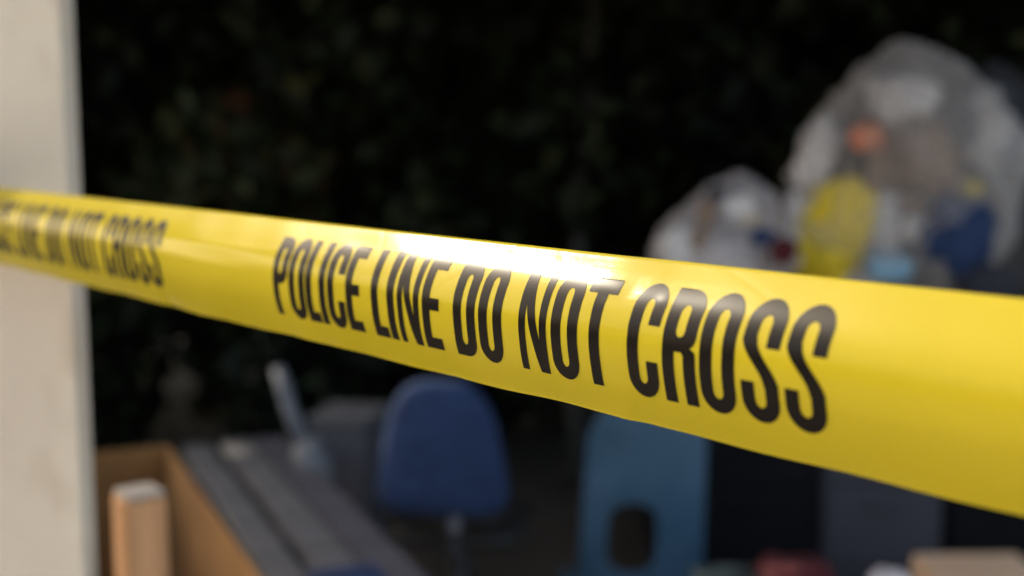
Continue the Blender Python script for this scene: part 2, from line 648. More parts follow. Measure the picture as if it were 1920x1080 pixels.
def ring(x, y, w, h, y0=0.0, ro=10.0, st=ST, hb=HB):
    o = sd_oval(x, y, 0, w, y0, h, ro)
    i = sd_oval(x, y, st, w - st, y0 + hb, h - hb, max(3.4, ro * (w - 2 * st) / w * 1.1))
    return MX(o, -i)


def glyph(ch, x, y, w):
    h = CAP
    if ch == 'I':
        return sd_rect(x, y, 0, ST, 0, h)
    if ch == 'L':
        return MN(sd_rect(x, y, 0, ST, 0, h), sd_rect(x, y, 0, w, 0, HB))
    if ch == 'E':
        d = sd_rect(x, y, 0, ST, 0, h)
        d = MN(d, sd_rect(x, y, 0, w, 0, HB))
        d = MN(d, sd_rect(x, y, 0, w, h - HB, h))
        return MN(d, sd_rect(x, y, 0, w - 0.6, h * 0.5 - 3.2, h * 0.5 + 3.6))
    if ch == 'T':
        return MN(sd_rect(x, y, w / 2 - ST / 2, w / 2 + ST / 2, 0, h), sd_rect(x, y, 0, w, h - HB, h))
    if ch == 'O':
        return ring(x, y, w, h + 0.6, -0.6)
    if ch == 'D':
        o = sd_oval(x, y, 0, w, 0, h, 8.0)
        o = MN(o, sd_rect(x, y, 0, w * 0.5, 0, h))
        i = sd_oval(x, y, ST, w - ST, HB, h - HB, 3.2)
        return MX(o, -i)
    if ch == 'N':
        d = MN(sd_rect(x, y, 0, 5.3, 0, h), sd_rect(x, y, w - 5.3, w, 0, h))
        return MN(d, sd_para(x, y, w - 7.0, w - 1.0, 1.0, 7.0, h))
    if ch == 'C':
        d = ring(x, y, w, h + 0.6, -0.6)
        return MX(d, -sd_rect(x, y, w * 0.5, w + 5, h * 0.335, h * 0.66))
    if ch == 'P' or ch == 'R':
        yb = h * 0.42 if ch == 'P' else h * 0.47
        o = sd_oval(x, y, 0, w, yb, h, 8.0)
        o = MN(o, sd_rect(x, y, 0, w * 0.5, yb, h))
        i = sd_oval(x, y, ST, w - ST, yb + HB, h - HB, 3.0)
        d = MN(MX(o, -i), sd_rect(x, y, 0, ST, 0, h))
        if ch == 'R':
            leg = sd_oval(x, y, 0.5, w, -30, yb + HB * 0.95, 8.0)
            leg = MX(leg, -sd_oval(x, y, ST, w - ST, -30, yb + 0.5, 3.0))
            leg = MX(MX(leg, -y), w * 0.45 - x)
            d = MN(d, leg)
            # waist notch on the right between bowl and leg
            d = MX(d, np.minimum(0.55 * (x - w + 3.4) - np.abs(y - yb - 2.4), 5.0))
        return d
    if ch == 'S':
        # upper hook, diagonal spine, lower hook
        top = MX(ring(x, y, w, h + 0.6, h * 0.40, 10.0), -sd_rect(x, y, -9, w + 9, -9, h * 0.665))
        bot = MX(ring(x, y, w, h * 0.60, -0.6, 10.0), -sd_rect(x, y, -9, w + 9, h * 0.335, h + 9))
        gap_t = sd_rect(x, y, w * 0.5, w + 9, h * 0.20, h * 0.63)
        d = MN(top, MX(bot, -sd_rect(x, y, -9, w * 0.0, 0, h)))
        d = MN(d, MX(sd_rect(x, y, w - ST, w, h * 0.63, h * 0.8), 0 * x - 9))
        t = np.clip((y - h * 0.30) / (h * 0.40), 0, 1)
        t = t * t * (3 - 2 * t)
        xl = (w - ST - 0.6) * (1 - t)
        sp = MX(MX(xl - x, x - xl - ST - 0.6), MX(h * 0.30 - y, y - h * 0.70))
        return MN(d, sp)
    raise ValueError(ch)


def march(ch, w, step=0.42):
    """marching squares over the letter's signed distance: (s, v) points and polygons of 3..6 corners"""
    x = np.arange(-0.9, w + 0.9 + step, step)
    y = np.arange(-1.5, CAP + 1.5 + step, step)
    X, Y = np.meshgrid(x, y, indexing='ij')
    Dv = glyph(ch, X, Y, w)
    Dv = np.where(np.abs(Dv) < 1e-6, -1e-6, Dv)
    verts, idx, tris = [], {}, []

    def V(key, p):
        if key not in idx:
            idx[key] = len(verts)
            verts.append(p)
        return idx[key]
    ins = Dv < 0
    cnt = ins[:-1, :-1].astype(int) + ins[1:, :-1] + ins[1:, 1:] + ins[:-1, 1:]
    for i, j in zip(*np.nonzero(cnt)):
        cs = [(i, j), (i + 1, j), (i + 1, j + 1), (i, j + 1)]
        poly = []
        for k in range(4):
            c0, c1 = cs[k], cs[(k + 1) % 4]
            d0, d1 = Dv[c0], Dv[c1]
            if d0 < 0:
                poly.append(V(c0, (x[c0[0]], y[c0[1]])))
            if (d0 < 0) != (d1 < 0):
                t = d0 / (d0 - d1)
                key = (min(c0, c1), max(c0, c1))
                poly.append(V(key, (x[c0[0]] + (x[c1[0]] - x[c0[0]]) * t, y[c0[1]] + (y[c1[1]] - y[c0[1]]) * t)))
        for k in range(1, len(poly) - 1):
            tris.append((poly[0], poly[k], poly[k + 1]))
    return np.array(verts), np.array(tris)


LETTERS = [('P', -249.6, 18.6), ('O', -228.9, 19.2), ('L', -208.0, 14.6), ('I', -191.7, 7.2), ('C', -181.6, 19.4), ('E', -160.4, 16.0),
           ('L', -132.2, 15.0), ('I', -115.2, 7.2), ('N', -104.4, 21.4), ('E', -79.6, 16.6),
           ('D', -50.6, 19.0), ('O', -28.4, 19.2),
           ('N', 4.8, 21.6), ('O', 30.2, 19.4), ('T', 51.8, 19.6),
           ('C', 84.2, 19.4), ('R', 106.6, 19.8), ('O', 128.8, 20.0), ('S', 152.2, 20.2), ('S', 175.6, 20.6)]
PERIOD = 624.0
_cache = {}
for rep in (1, 0, -1):
    for ch, s0, w in LETTERS:
        key = (ch, w)
        if key not in _cache:
            _cache[key] = march(ch, w)
        vs, ts = _cache[key]
        s = (vs[:, 0] + s0 + rep * PERIOD) / 1000.0
        if s.min() < S_MIN + 0.12 or s.max() > S_MAX - 0.02:
            continue
        v = CAP_LO + vs[:, 1] / 1000.0
        np_mesh('letter', tape_point(s, v, 0.00018), ts, M_ink, parent=tape, smooth=True)

# ------------------------------------------------------------------ pillar
PD = 0.05
edge = at_y(161, 520, PILLAR_FRONT + PD).x
bm = bmesh.new()
pw = edge - PILLAR_LEFT
box(bm, 0, 0, 1.6, pw, PD, 3.2, 0.004, segs=2)
pil = mesh_obj('timber_upright', bm, M_plaster)
pil.location = (PILLAR_LEFT + pw / 2, PILLAR_FRONT + PD / 2, 0)
tag(pil, 'broad pale beige board upright at the left edge, behind the yellow tape', 'post')

# ------------------------------------------------------------------ open carton with a timber offcut in it
RIM = 0.95
c_far = at_z(312, 834, RIM)
c_near = at_z(474, 1066, RIM)
e_r = (c_near - c_far)
e_r.z = 0
len_r = e_r.length + 0.10
e_r.normalize()
rz = math.atan2(e_r.y, e_r.x)               # local +x runs along the right wall towards the viewer
cart = thing('open_carton', 'large open brown cardboard carton beside the beige upright, behind the square timber post', 'carton',
             (c_far.x, c_far.y, 0), rz)
WB = 0.62                                   # width, towards local -y
T = 0.008


def carton_wall(name, cx, cy, cz, sx, sy, sz, rot=None):
    bm = bmesh.new()
    box(bm, 0, 0, 0, sx, sy, sz, 0.002, segs=1)
    for v in bm.verts:
        v.co.z += 0.004 * noise.noise(v.co * 4)
    return mesh_obj(name, bm, M_card, cart, loc=(cx, cy, cz), rot=rot)


carton_wall('side_wall', len_r / 2, 0, RIM / 2 + 0.002, len_r, T, RIM - 0.004)
carton_wall('side_wall', len_r / 2, -WB, RIM / 2 + 0.002, len_r, T, RIM - 0.004)
carton_wall('end_wall', T, -WB / 2, RIM / 2 + 0.002, T, WB - T - 0.004, RIM - 0.006)
carton_wall('end_wall', len_r - T, -WB / 2, RIM / 2 + 0.002, T, WB - T - 0.004, RIM - 0.006)
carton_wall('base', len_r / 2, -WB / 2, 0.012, len_r - 3 * T, WB - 2 * T, 0.008)

tc_ = at_y(261, 925, 1.74)
post = thing('timber_post', 'square pale timber post with grey sawn top, in front of the open carton', 'post', (tc_.x, tc_.y, 0.0), R(36))
bm = bmesh.new()
PT = tc_.z
box(bm, 0, 0, PT / 2, 0.060, 0.060, PT - 0.004, 0.005)
mesh_obj('shaft', bm, M_timber, post)
bm = bmesh.new()
box(bm, 0, 0, PT + 0.002, 0.056, 0.056, 0.008, 0.003)
mesh_obj('sawn_end', bm, M_endgrain, post)

# ------------------------------------------------------------------ slatted board table
BZ = 0.60
b_far = at_z(360, 842, BZ)
b_dir = Vector((0.43, -1.03, 0)).normalized()
b_n = Vector((-b_dir.y, b_dir.x, 0))        # to the right of the boards
if b_n.x < 0:
    b_n = -b_n
table = thing('board_table', 'low table of weathered grey boards running diagonally beside the open carton', 'table', (b_far.x, b_far.y, 0),
              math.atan2(b_dir.y, b_dir.x))
# local x along boards, local y: left of direction
side = 1 if (Matrix.Rotation(math.atan2(b_dir.y, b_dir.x), 3, 'Z') @ Vector((0, 1, 0))).x > 0 else -1
widths = [(-0.02, 0.085, 0), (0.102, 0.100, 0), (0.218, 0.105, 1)]
for i, (y0, w, k) in enumerate(widths):
    bm = bmesh.new()
    box(bm, 0, 0, 0, 2.1, w, 0.028, 0.004)
    bmesh.ops.subdivide_edges(bm, edges=[e for e in bm.edges if abs(e.verts[0].co.x - e.verts[1].co.x) > 1], cuts=14, use_grid_fill=True)
    for v in bm.verts:
        v.co.y += 0.002 * noise.noise(Vector((v.co.x * 5, i * 3.1, 0)))
    mesh_obj('board', bm, M_board if k == 0 else M_board2, table,
             loc=(1.0 + random.uniform(-0.03, 0.03), side * (y0 + w / 2), BZ - 0.014 + random.uniform(-0.004, 0.003)), rot=(R(random.uniform(-1, 1)), 0, 0))
for x in (0.15, 1.85):
    bm = bmesh.new()
    box(bm, 0, 0, 0, 0.06, 0.36, 0.05, 0.003)
    mesh_obj('crosspiece', bm, M_board2, table, loc=(x, side * 0.15, BZ - 0.058))
    for y in (0.02, 0.28):
        bm = bmesh.new()
        box(bm, 0, 0, 0, 0.06, 0.06, BZ - 0.085, 0.003)
        mesh_obj('leg', bm, M_board2, table, loc=(x, side * y, (BZ - 0.085) / 2 + 0.001))

# ------------------------------------------------------------------ bent pale grey pipe with bracket, leaning behind the boards
q0, q1, q2, q3 = at_y(522, 690, 4.05), at_y(545, 770, 4.0), at_y(572, 838, 3.95), at_y(592, 868, 3.92)
brk = thing('bent_pipe', 'bent pale grey plastic pipe with an elbow, sticking up behind the grey boards', 'pipe', (q3.x, q3.y, 0))
off0 = Vector((q3.x, q3.y, 0))
bm = bmesh.new()
tube(bm, [q0 - off0, q0.lerp(q1, 0.5) - off0, q1 - off0, q2 - off0], [0.022, 0.023, 0.024, 0.027], 14)
mesh_obj('upper_length', bm, M_greypl, brk, True)
bm = bmesh.new()
tube(bm, [q2 - off0 + Vector((0, 0, 0.01)), q3 - off0, q3 - off0 + Vector((0.005, 0, -0.2)), Vector((0.01, 0, 0))], [0.05, 0.055, 0.045, 0.045], 14)
mesh_obj('elbow', bm, M_greypl, brk, True)

# ------------------------------------------------------------------ blue office chair, its back to us
OY = 3.75
oc = at_y(826, 840, OY)
chair = thing('office_chair', 'blue upholstered office chair seen from behind, below the middle of the tape', 'chair', (oc.x, OY, 0), R(-8))
bz0, bz1 = at_y(826, 968, OY).z, at_y(826, 712, OY).z


def cushion(outline, thick, bow, mtl, name, parent, nseg=48, rows=10):
    """a padded panel: outline(t) -> (x,z); domed on both faces, bent about z"""
    bm = bmesh.new()
    cx = cz = 0.0
    pts = [outline(2 * math.pi * k / nseg) for k in range(nseg)]
    cx = sum(p[0] for p in pts) / nseg
    cz = sum(p[1] for p in pts) / nseg
    prof = [(0.0, 0.5), (0.45, 0.49), (0.75, 0.45), (0.90, 0.38), (0.97, 0.26), (1.0, 0.0), (0.97, -0.26), (0.90, -0.38), (0.75, -0.45), (0.45, -0.49), (0.0, -0.5)]
    rings = []
    for r, d in prof:
        if r == 0.0:
            rings.append([bm.verts.new((cx, d * thick, cz))])
        else:
            rings.append([bm.verts.new((cx + (p[0] - cx) * r, d * thick, cz + (p[1] - cz) * r)) for p in pts])
    for a, b in zip(rings[:-1], rings[1:]):
        n = max(len(a), len(b))
        for k in range(n):
            f = []
            for q in ([a[k % len(a)], a[(k + 1) % len(a)]] if len(a) > 1 else [a[0]]):
                f.append(q)
            for q in ([b[(k + 1) % len(b)], b[k % len(b)]] if len(b) > 1 else [b[0]]):
                f.append(q)
            bm.faces.new(f)
    for v in bm.verts:
        v.co.y += bow * v.co.x ** 2
    bmesh.ops.recalc_face_normals(bm, faces=bm.faces)
    return mesh_obj(name, bm, mtl, parent, True)


def back_outline(t):
    c, s = math.cos(t), math.sin(t)
    e = 0.36 if s < 0 else 0.6
    x = abs(c) ** e * (1 if c > 0 else -1)
    z = abs(s) ** e * (1 if s > 0 else -1)
    hw = 0.214 - 0.030 * (z + 1) ** 1.3
    return (x * hw, (bz0 + bz1) / 2 + z * (bz1 - bz0) / 2)


bk = cushion(back_outline, 0.075, 0.6, M_bluefab, 'backrest', chair)
bm = bmesh.new()
box(bm, 0, 0, 0, 0.36, 0.05, 0.02, 0.008)
mesh_obj('edge_trim', bm, M_blackpl, bk, loc=(0, 0.02, bz0 - 0.006))
bm = bmesh.new()
tube(bm, [(0.05, -0.02, bz0 + 0.01), (0.05, -0.05, bz0 - 0.02), (0.05, -0.06, bz0 - 0.08), (0.05, 0.0, bz0 - 0.16), (0.05, 0.12, bz0 - 0.18)], 0.02, 12)
mesh_obj('support_bar', bm, M_chrome, chair, True)


def seat_outline(t):
    c, s = math.cos(t), math.sin(t)
    e = 0.5
    return (abs(c) ** e * (1 if c > 0 else -1) * 0.23, abs(s) ** e * (1 if s > 0 else -1) * 0.22)


st_ = cushion(seat_outline, 0.07, 0.0, M_blackpl, 'seat', chair)
st_.rotation_euler = (R(90), 0, 0)
st_.location = (0, 0.30, bz0 - 0.11)
bm = bmesh.new()
tube(bm, [(0, 0.3, 0.09), (0, 0.3, 0.2), (0, 0.3, bz0 - 0.15)], [0.03, 0.025, 0.025], 14)
mesh_obj('gas_column', bm, M_chrome, chair, True)
for k in range(5):
    an = 2 * math.pi * k / 5 + 0.3
    dx, dy = math.cos(an), math.sin(an)
    bm = bmesh.new()
    tube(bm, [(0.02 * dx, 0.3 + 0.02 * dy, 0.105), (0.15 * dx, 0.3 + 0.15 * dy, 0.095), (0.29 * dx, 0.3 + 0.29 * dy, 0.075)], [0.026, 0.022, 0.016], 8)
    sp = mesh_obj('base_spoke', bm, M_blackpl, chair, True)
    bm = bmesh.new()
    px_, py_ = -dy * 0.02, dx * 0.02
    tube(bm, [(0.29 * dx - px_, 0.3 + 0.29 * dy - py_, 0.03), (0.29 * dx + px_, 0.3 + 0.29 * dy + py_, 0.03)], 0.029, 14)
    mesh_obj('caster', bm, M_blackpl, sp, True)

# ------------------------------------------------------------------ pale blue plastic chair with a slot in its back
PY = 3.9
pc = at_y(1216, 900, PY)
pch = thing('plastic_chair', 'pale blue moulded plastic chair with a slot low in its back', 'chair', (pc.x, PY, 0), R(6))
pz1 = at_y(1200, 752, PY).z
hz0, hz1 = at_y(1190, 1085, PY).z, at_y(1190, 950, PY).z
hx0, hx1 = (at_y(1142, 1000, PY).x - pc.x), (at_y(1238, 1000, PY).x - pc.x)
SEATZ = hz0 - 0.12


def shell_panel(nu, nw, fn, keep, thick, name, mtl, parent):
    bm = bmesh.new()
    g = [[bm.verts.new(fn(i / nu, j / nw)) for j in range(nw + 1)] for i in range(nu + 1)]
    for i in range(nu):
        for j in range(nw):
            if keep((i + 0.5) / nu, (j + 0.5) / nw):
                bm.faces.new((g[i][j], g[i + 1][j], g[i + 1][j + 1], g[i][j + 1]))
    bmesh.ops.delete(bm, geom=[v for v in bm.verts if not v.link_faces], context='VERTS')
    o = mesh_obj(name, bm, mtl, parent, True)
    md = o.modifiers.new('thickness', 'SOLIDIFY')
    md.thickness = thick
    md.offset = 0
    bv = o.modifiers.new('soft', 'SUBSURF')
    bv.levels = bv.render_levels = 1
    return o


def back_fn(u, w):
    z = SEATZ + (pz1 - SEATZ) * w
    hw = 0.208 - 0.02 * w - 0.05 * max(0, w - 0.82) ** 2 / 0.0324
    x = (u * 2 - 1) * hw
    return (x, 0.10 * (1 - w) + 0.9 * x * x - 0.02, z - 0.02 * (abs(u * 2 - 1) ** 4) * w)


def back_keep(u, w):
    x, y, z = back_fn(u, w)
    ex = abs(2 * (x - hx0) / (hx1 - hx0) - 1)
    ez = abs(2 * (z - hz0) / (hz1 - hz0) - 1)
    return ex ** 3 + ez ** 3 > 1.0


shell_panel(64, 64, back_fn, back_keep, 0.007, 'backrest', M_bluepl, pch)


def pseat_fn(u, w):
    x = (u * 2 - 1) * (0.205 + 0.01 * math.sin(w * math.pi))
    y = 0.112 + 0.36 * w
    return (x, y, SEATZ - 0.006 - 0.02 * math.sin(w * math.pi) + 0.25 * x * x - 0.05 * max(0, w - 0.85) ** 2 / 0.0225)


shell_panel(14, 14, pseat_fn, lambda u, w: True, 0.007, 'seat', M_bluepl, pch)
for sx in (-1, 1):
    for fy in (0, 1):
        bm = bmesh.new()
        tube(bm, [(sx * 0.185, 0.13 + 0.30 * fy, SEATZ - 0.012), (sx * 0.20, 0.115 + 0.34 * fy, SEATZ * 0.5), (sx * 0.215, 0.09 + 0.39 * fy, 0.001)],
             [0.026, 0.021, 0.017], 10)
        mesh_obj('leg', bm, M_bluepl, pch, True)

# ------------------------------------------------------------------ steel cabinets that carry the rubbish bags
CY = 4.55


def cabinet(x0, x1, label, mtl, height, depth=0.62):
    w = x1 - x0
    t = thing('steel_cabinet', label, 'cabinet', ((x0 + x1) / 2, CY, 0), group='cabinets under the rubbish bags')
    bm = bmesh.new()
    box(bm, 0, depth / 2, height / 2 + 0.001, w, depth, height, 0.006)
    mesh_obj('body', bm, mtl, t)
    k = 3
    dh = (height - 0.10) / k
    for i in range(k):
        bm = bmesh.new()
        box(bm, 0, -0.0105, 0.06 + dh * (i + 0.5), w - 0.03, 0.02, dh - 0.012, 0.005)
        dr = mesh_obj('drawer', bm, mtl, t)
        bm = bmesh.new()
        tube(bm, [(-0.06, -0.021, 0), (-0.06, -0.045, 0), (0.06, -0.045, 0), (0.06, -0.021, 0)], 0.006, 8)
        mesh_obj('handle', bm, mtl, dr, loc=(0, 0, 0.06 + dh * (i + 0.78)))
    return t


CABH = 0.98
xa, xb, xc, xd = [at_y(p, 1000, CY).x for p in (1232, 1536, 1772, 2010)]
cabinet(xa, xb - 0.012, 'black steel drawer cabinet under the smaller rubbish bag', M_cabdark, CABH)
cabinet(xb, xc - 0.012, 'charcoal grey steel drawer cabinet under the big clear rubbish bag', M_cab, CABH + 0.002)
cabinet(xc, xd, 'black steel drawer cabinet at the right edge of the picture', M_cabdark, CABH - 0.004)


# ------------------------------------------------------------------ rubbish bags and what is in them
def bag_mesh(name, mtl, rx, ry, h, seed, parent=None, crease=0.05, cone=0.0, skew=0.0, sub=5):
    bm = bmesh.new()
    bmesh.ops.create_icosphere(bm, subdivisions=sub, radius=1.0)
    so = Vector((seed * 7.3, seed * 3.1, seed * 1.7))
    for v in bm.verts:
        p = v.co.copy()
        z = (p.z + 1) / 2
        full = 1.0 + 0.10 * (1 - z) - cone * max(0, z - 0.35)
        q = Vector((p.x * rx * full, p.y * ry * full, 0))
        a = math.atan2(p.y, p.x)
        n1 = noise.noise(p * 1.7 + so)
        n2 = noise.noise(p * 4.0 + so * 2)
        # long folds that gather towards the top, and sharp random ones
        c_, s_ = math.cos(a), math.sin(a)
        fold = 1 - abs(noise.noise(Vector((c_ * 4.5, s_ * 4.5, p.z * 0.9)) + so))
        rid = 1 - abs(noise.noise(p * 5.5 + so))
        rid2 = 1 - abs(noise.noise(p * 12 + so))
        k = 1 + 0.17 * n1 + 0.07 * n2 + crease * (fold ** 4 - 0.4) * (0.5 + 0.8 * z) + 0.8 * crease * (rid ** 4 - 0.4) + 0.3 * crease * (rid2 ** 4 - 0.4)
        q *= k
        zt = h * (0.5 + 0.5 * math.copysign(abs(p.z) ** 0.85, p.z)) * (1 + 0.07 * n1 * z + 0.25 * crease * (rid ** 4 - 0.4) * z)
        if p.z < -0.72:
            zt = 0.003 + 0.03 * (p.z + 1)
        v.co = Vector((q.x + skew * z * z, q.y, max(zt, 0.002)))
    return mesh_obj(name, bm, mtl, parent, True)


def lump(name, label, cat, mtl, loc, size, seed, rough=0.3, rot=(0, 0, 0), sub=4, group='rubbish in the bags'):
    bm = bmesh.new()
    bmesh.ops.create_icosphere(bm, subdivisions=sub, radius=1.0)
    so = Vector((seed * 5.1, seed * 2.3, seed))
    for v in bm.verts:
        p = v.co.copy()
        e = 0.7
        p = Vector([math.copysign(abs(c) ** e, c) for c in p])
        k = 1 + rough * noise.noise(p * 1.8 + so) + rough * 0.5 * (abs(noise.noise(p * 4.5 + so)) - 0.3)
        v.co = Vector((p.x * size[0], p.y * size[1], p.z * size[2])) * k
    o = mesh_obj(name, bm, mtl, None, False, loc=loc, rot=rot)
    return tag(o, label, cat, group)


BY = CY + 0.30
bc = at_y(1692, 500, BY)
topz = at_y(1700, 80, BY).z
bag = thing('rubbish_bag', 'huge bulging clear plastic rubbish bag on the cabinets at the upper right', 'rubbish bag', (bc.x, BY, CABH + 0.004), 0, 'rubbish bags')
bag_mesh('film', M_bag, 0.405, 0.30, topz - CABH - 0.02, 2.0, bag, crease=0.15, cone=0.32)
s_c = at_y(1352, 500, BY - 0.05)
bag2 = thing('rubbish_bag', 'smaller cloudy white plastic rubbish bag left of the huge clear one', 'rubbish bag', (s_c.x, BY - 0.05, CABH + 0.004), 0, 'rubbish bags')
bag_mesh('film', M_bag2, 0.25, 0.22, at_y(1380, 330, BY).z - CABH, 5.0, bag2, crease=0.2, cone=0.85, skew=0.06)
b3 = at_y(1880, 300, BY + 0.45)
bag3 = thing('rubbish_bag', 'black plastic rubbish bag half hidden behind the huge clear bag', 'rubbish bag', (b3.x + 0.05, BY + 0.62, 0.002), 0.4, 'rubbish bags')
bag_mesh('film', M_blackbag, 0.33, 0.25, at_y(1850, 120, BY + 0.6).z, 8.0, bag3)


def inbag(px, py, dy):
    return at_y(px, py, BY + dy)


lump('yellow_packet', 'big yellow oval packet pressed against the left of the huge clear bag', 'packet', M_yellow, inbag(1560, 440, -0.15), (0.115, 0.035, 0.19), 1, 0.45, (0, R(18), R(-25)))
lump('orange_tub', 'small bright orange plastic lump high in the huge clear bag', 'tub', M_orange, inbag(1626, 258, -0.17), (0.055, 0.03, 0.05), 2, 0.2)
lump('brown_paper_wad', 'brown crumpled paper in the middle of the huge clear bag', 'paper', M_brown, inbag(1745, 300, -0.18), (0.085, 0.06, 0.12), 3, 0.35, (0, R(-15), 0))
lump('navy_garment', 'bundled navy blue cloth low in the right of the huge clear bag', 'cloth', M_navy, inbag(1800, 440, -0.255), (0.125, 0.06, 0.13), 4, 0.35)
lump('dark_bundle', 'black cloth bundle at the lower right of the huge clear bag', 'cloth', M_darkcloth, inbag(1850, 540, -0.25), (0.11, 0.06, 0.09), 5, 0.35)
lump('light_blue_bottle', 'squashed light blue bottle at the bottom of the huge clear bag', 'bottle', M_lightblue, inbag(1668, 500, -0.23), (0.08, 0.04, 0.055), 6, 0.2)
lump('white_paper_wad', 'white crumpled paper at the left of the huge clear bag', 'paper', M_paper, inbag(1530, 290, -0.06), (0.06, 0.06, 0.13), 7, 0.35, (0, R(20), 0))
lump('white_paper_wad', 'white crumpled paper right of the yellow packet', 'paper', M_paper, inbag(1650, 420, -0.10), (0.07, 0.06, 0.12), 8, 0.35)
lump('white_paper_wad', 'white crumpled paper just above the navy cloth', 'paper', M_paper, inbag(1715, 430, -0.17), (0.05, 0.04, 0.05), 9, 0.35)
lump('dark_wrapper', 'dark wrapper beside the orange lump', 'wrapper', M_darkcloth, inbag(1590, 235, -0.10), (0.05, 0.03, 0.025), 10, 0.3)
lump('olive_wrapper', 'dull yellow wrapper at the right of the huge clear bag', 'wrapper', M_yellow, inbag(1822, 355, -0.14), (0.035, 0.03, 0.03), 12, 0.35)
lump('white_paper_wad', 'white crumpled paper at the left of the smaller cloudy bag', 'paper', M_paper, at_y(1285, 470, BY - 0.16), (0.085, 0.06, 0.08), 13, 0.35)
lump('yellow_wrapper', 'small pale yellow wrapper in the smaller cloudy bag', 'wrapper', M_yellow, at_y(1400, 405, BY - 0.16), (0.04, 0.02, 0.03), 14, 0.3)
lump('red_carton', 'small red carton between the two pale bags', 'carton', M_red, at_y(1470, 470, BY - 0.28), (0.045, 0.03, 0.05), 15, 0.15, (0, R(20), 0))
lump('blue_grey_wrapper', 'blue grey wrapper between the two pale bags', 'wrapper', M_navy, at_y(1432, 445, BY - 0.22), (0.05, 0.02, 0.03), 16, 0.3)

lump('brown_paper_wad', 'brown paper scrap high in the smaller cloudy bag', 'paper', M_brown, at_y(1325, 400, BY - 0.20), (0.03, 0.02, 0.05), 17, 0.3)
lump('dark_wrapper', 'dark scrap near the top of the smaller cloudy bag', 'wrapper', M_darkcloth, at_y(1345, 365, BY - 0.12), (0.035, 0.02, 0.025), 18, 0.3)
lump('white_paper_wad', 'white crumpled paper at the top of the smaller cloudy bag', 'paper', M_paper, at_y(1385, 390, BY - 0.15), (0.06, 0.04, 0.05), 19, 0.3)
lump('brown_paper_wad', 'long brown paper scrap right of the yellow packet', 'paper', M_brown, inbag(1640, 340, -0.14), (0.03, 0.02, 0.11), 20, 0.3, (0, R(8), 0))
lump('brown_carton', 'brown carton beside the navy cloth in the huge clear bag', 'carton', M_brown, inbag(1710, 385, -0.13), (0.04, 0.03, 0.06), 22, 0.15, (0, R(-20), 0))
lump('grey_wrapper', 'grey wrapper at the upper right of the huge clear bag', 'wrapper', M_board, inbag(1790, 240, -0.10), (0.06, 0.03, 0.07), 23, 0.3)

for nm, lab, ct, m_, px_, py_, dy_, sz_, sd_ in (
        ('white_paper_wad', 'pale paper heaped at the top of the huge clear bag', 'paper', M_paper, 1690, 190, 0.0, (0.12, 0.10, 0.09), 41),
        ('white_paper_wad', 'pale paper at the right edge of the huge clear bag', 'paper', M_paper, 1850, 250, 0.0, (0.07, 0.10, 0.13), 42),
        ('white_paper_wad', 'pale paper at the lower left of the huge clear bag', 'paper', M_paper, 1500, 420, -0.02, (0.06, 0.10, 0.14), 43),
        ('grey_wrapper', 'grey wrapper in the middle of the huge clear bag', 'wrapper', M_brown, 1690, 300, -0.06, (0.08, 0.06, 0.12), 44),
        ('white_paper_wad', 'pale paper at the bottom of the huge clear bag', 'paper', M_paper, 1600, 520, -0.08, (0.12, 0.08, 0.08), 45),
        ('white_paper_wad', 'pale paper at the foot of the smaller cloudy bag', 'paper', M_paper, 1350, 490, -0.14, (0.12, 0.06, 0.07), 46),
        ('brown_paper_wad', 'brown paper low in the smaller cloudy bag', 'paper', M_brown, 1310, 450, -0.22, (0.03, 0.02, 0.04), 47)):
    lump(nm, lab, ct, m_, at_y(px_, py_, BY + dy_), sz_, sd_, 0.45)

# ------------------------------------------------------------------ clutter at the bottom right
KY = 3.2
kz = at_y(1440, 1056, KY + 0.3).z
k0, k1 = at_y(1335, 1050, KY).x, at_y(1600, 1050, KY).x
crate = thing('plastic_crate', 'dark teal plastic crate at the bottom edge, under the red cloth', 'crate', ((k0 + k1) / 2, KY + 0.15, 0))
cw = k1 - k0
for nm, cx, cy, sx, sy in (('side', 0, -0.15, cw, 0.012), ('side', 0, 0.15, cw, 0.012), ('end', -cw / 2 + 0.006, 0, 0.012, 0.286), ('end', cw / 2 - 0.006, 0, 0.012, 0.286)):
    bm = bmesh.new()
    box(bm, 0, 0, 0, sx, sy, kz - 0.03, 0.003)
    mesh_obj(nm, bm, M_teal, crate, loc=(cx, cy, (kz - 0.03) / 2 + 0.001))
bm = bmesh.new()
box(bm, 0, 0, 0, cw + 0.02, 0.33, 0.02, 0.006)
mesh_obj('lid', bm, M_teal, crate, loc=(0, 0, kz - 0.019))
lump('folded_cloth', 'dark red cloth bunched on the teal crate at the bottom edge', 'cloth', M_red, Vector((at_y(1490, 1052, KY + 0.2).x, KY + 0.2, kz + 0.01)), (0.095, 0.09, 0.028), 21, 0.3, group=None)
wz = at_y(1665, 1055, KY + 0.1)
wb = thing('rubbish_bag', 'small white carrier bag at the bottom edge, between red cloth and tan box', 'rubbish bag', (wz.x + 0.01, KY + 0.12, 0.0), 0, 'rubbish bags')
bag_mesh('film', M_bag2, 0.085, 0.10, wz.z - 0.02, 31.0, wb, sub=4, crease=0.15)
lump('white_paper_wad', 'white crumpled paper inside the small white carrier bag', 'paper', M_paper, (wz.x + 0.01, KY + 0.12, wz.z * 0.55), (0.06, 0.07, wz.z * 0.38), 32, 0.2)
tz = at_y(1850, 1040, KY + 0.3)
x0_, x1_ = at_y(1782, 1040, KY).x, at_y(2000, 1040, KY).x
tb = thing('tan_box', 'closed tan cardboard box in the bottom right corner', 'carton', ((x0_ + x1_) / 2, KY + 0.15, 0), R(2))
bm = bmesh.new()
box(bm, 0, 0, tz.z / 2, x1_ - x0_, 0.30, tz.z - 0.004, 0.004)
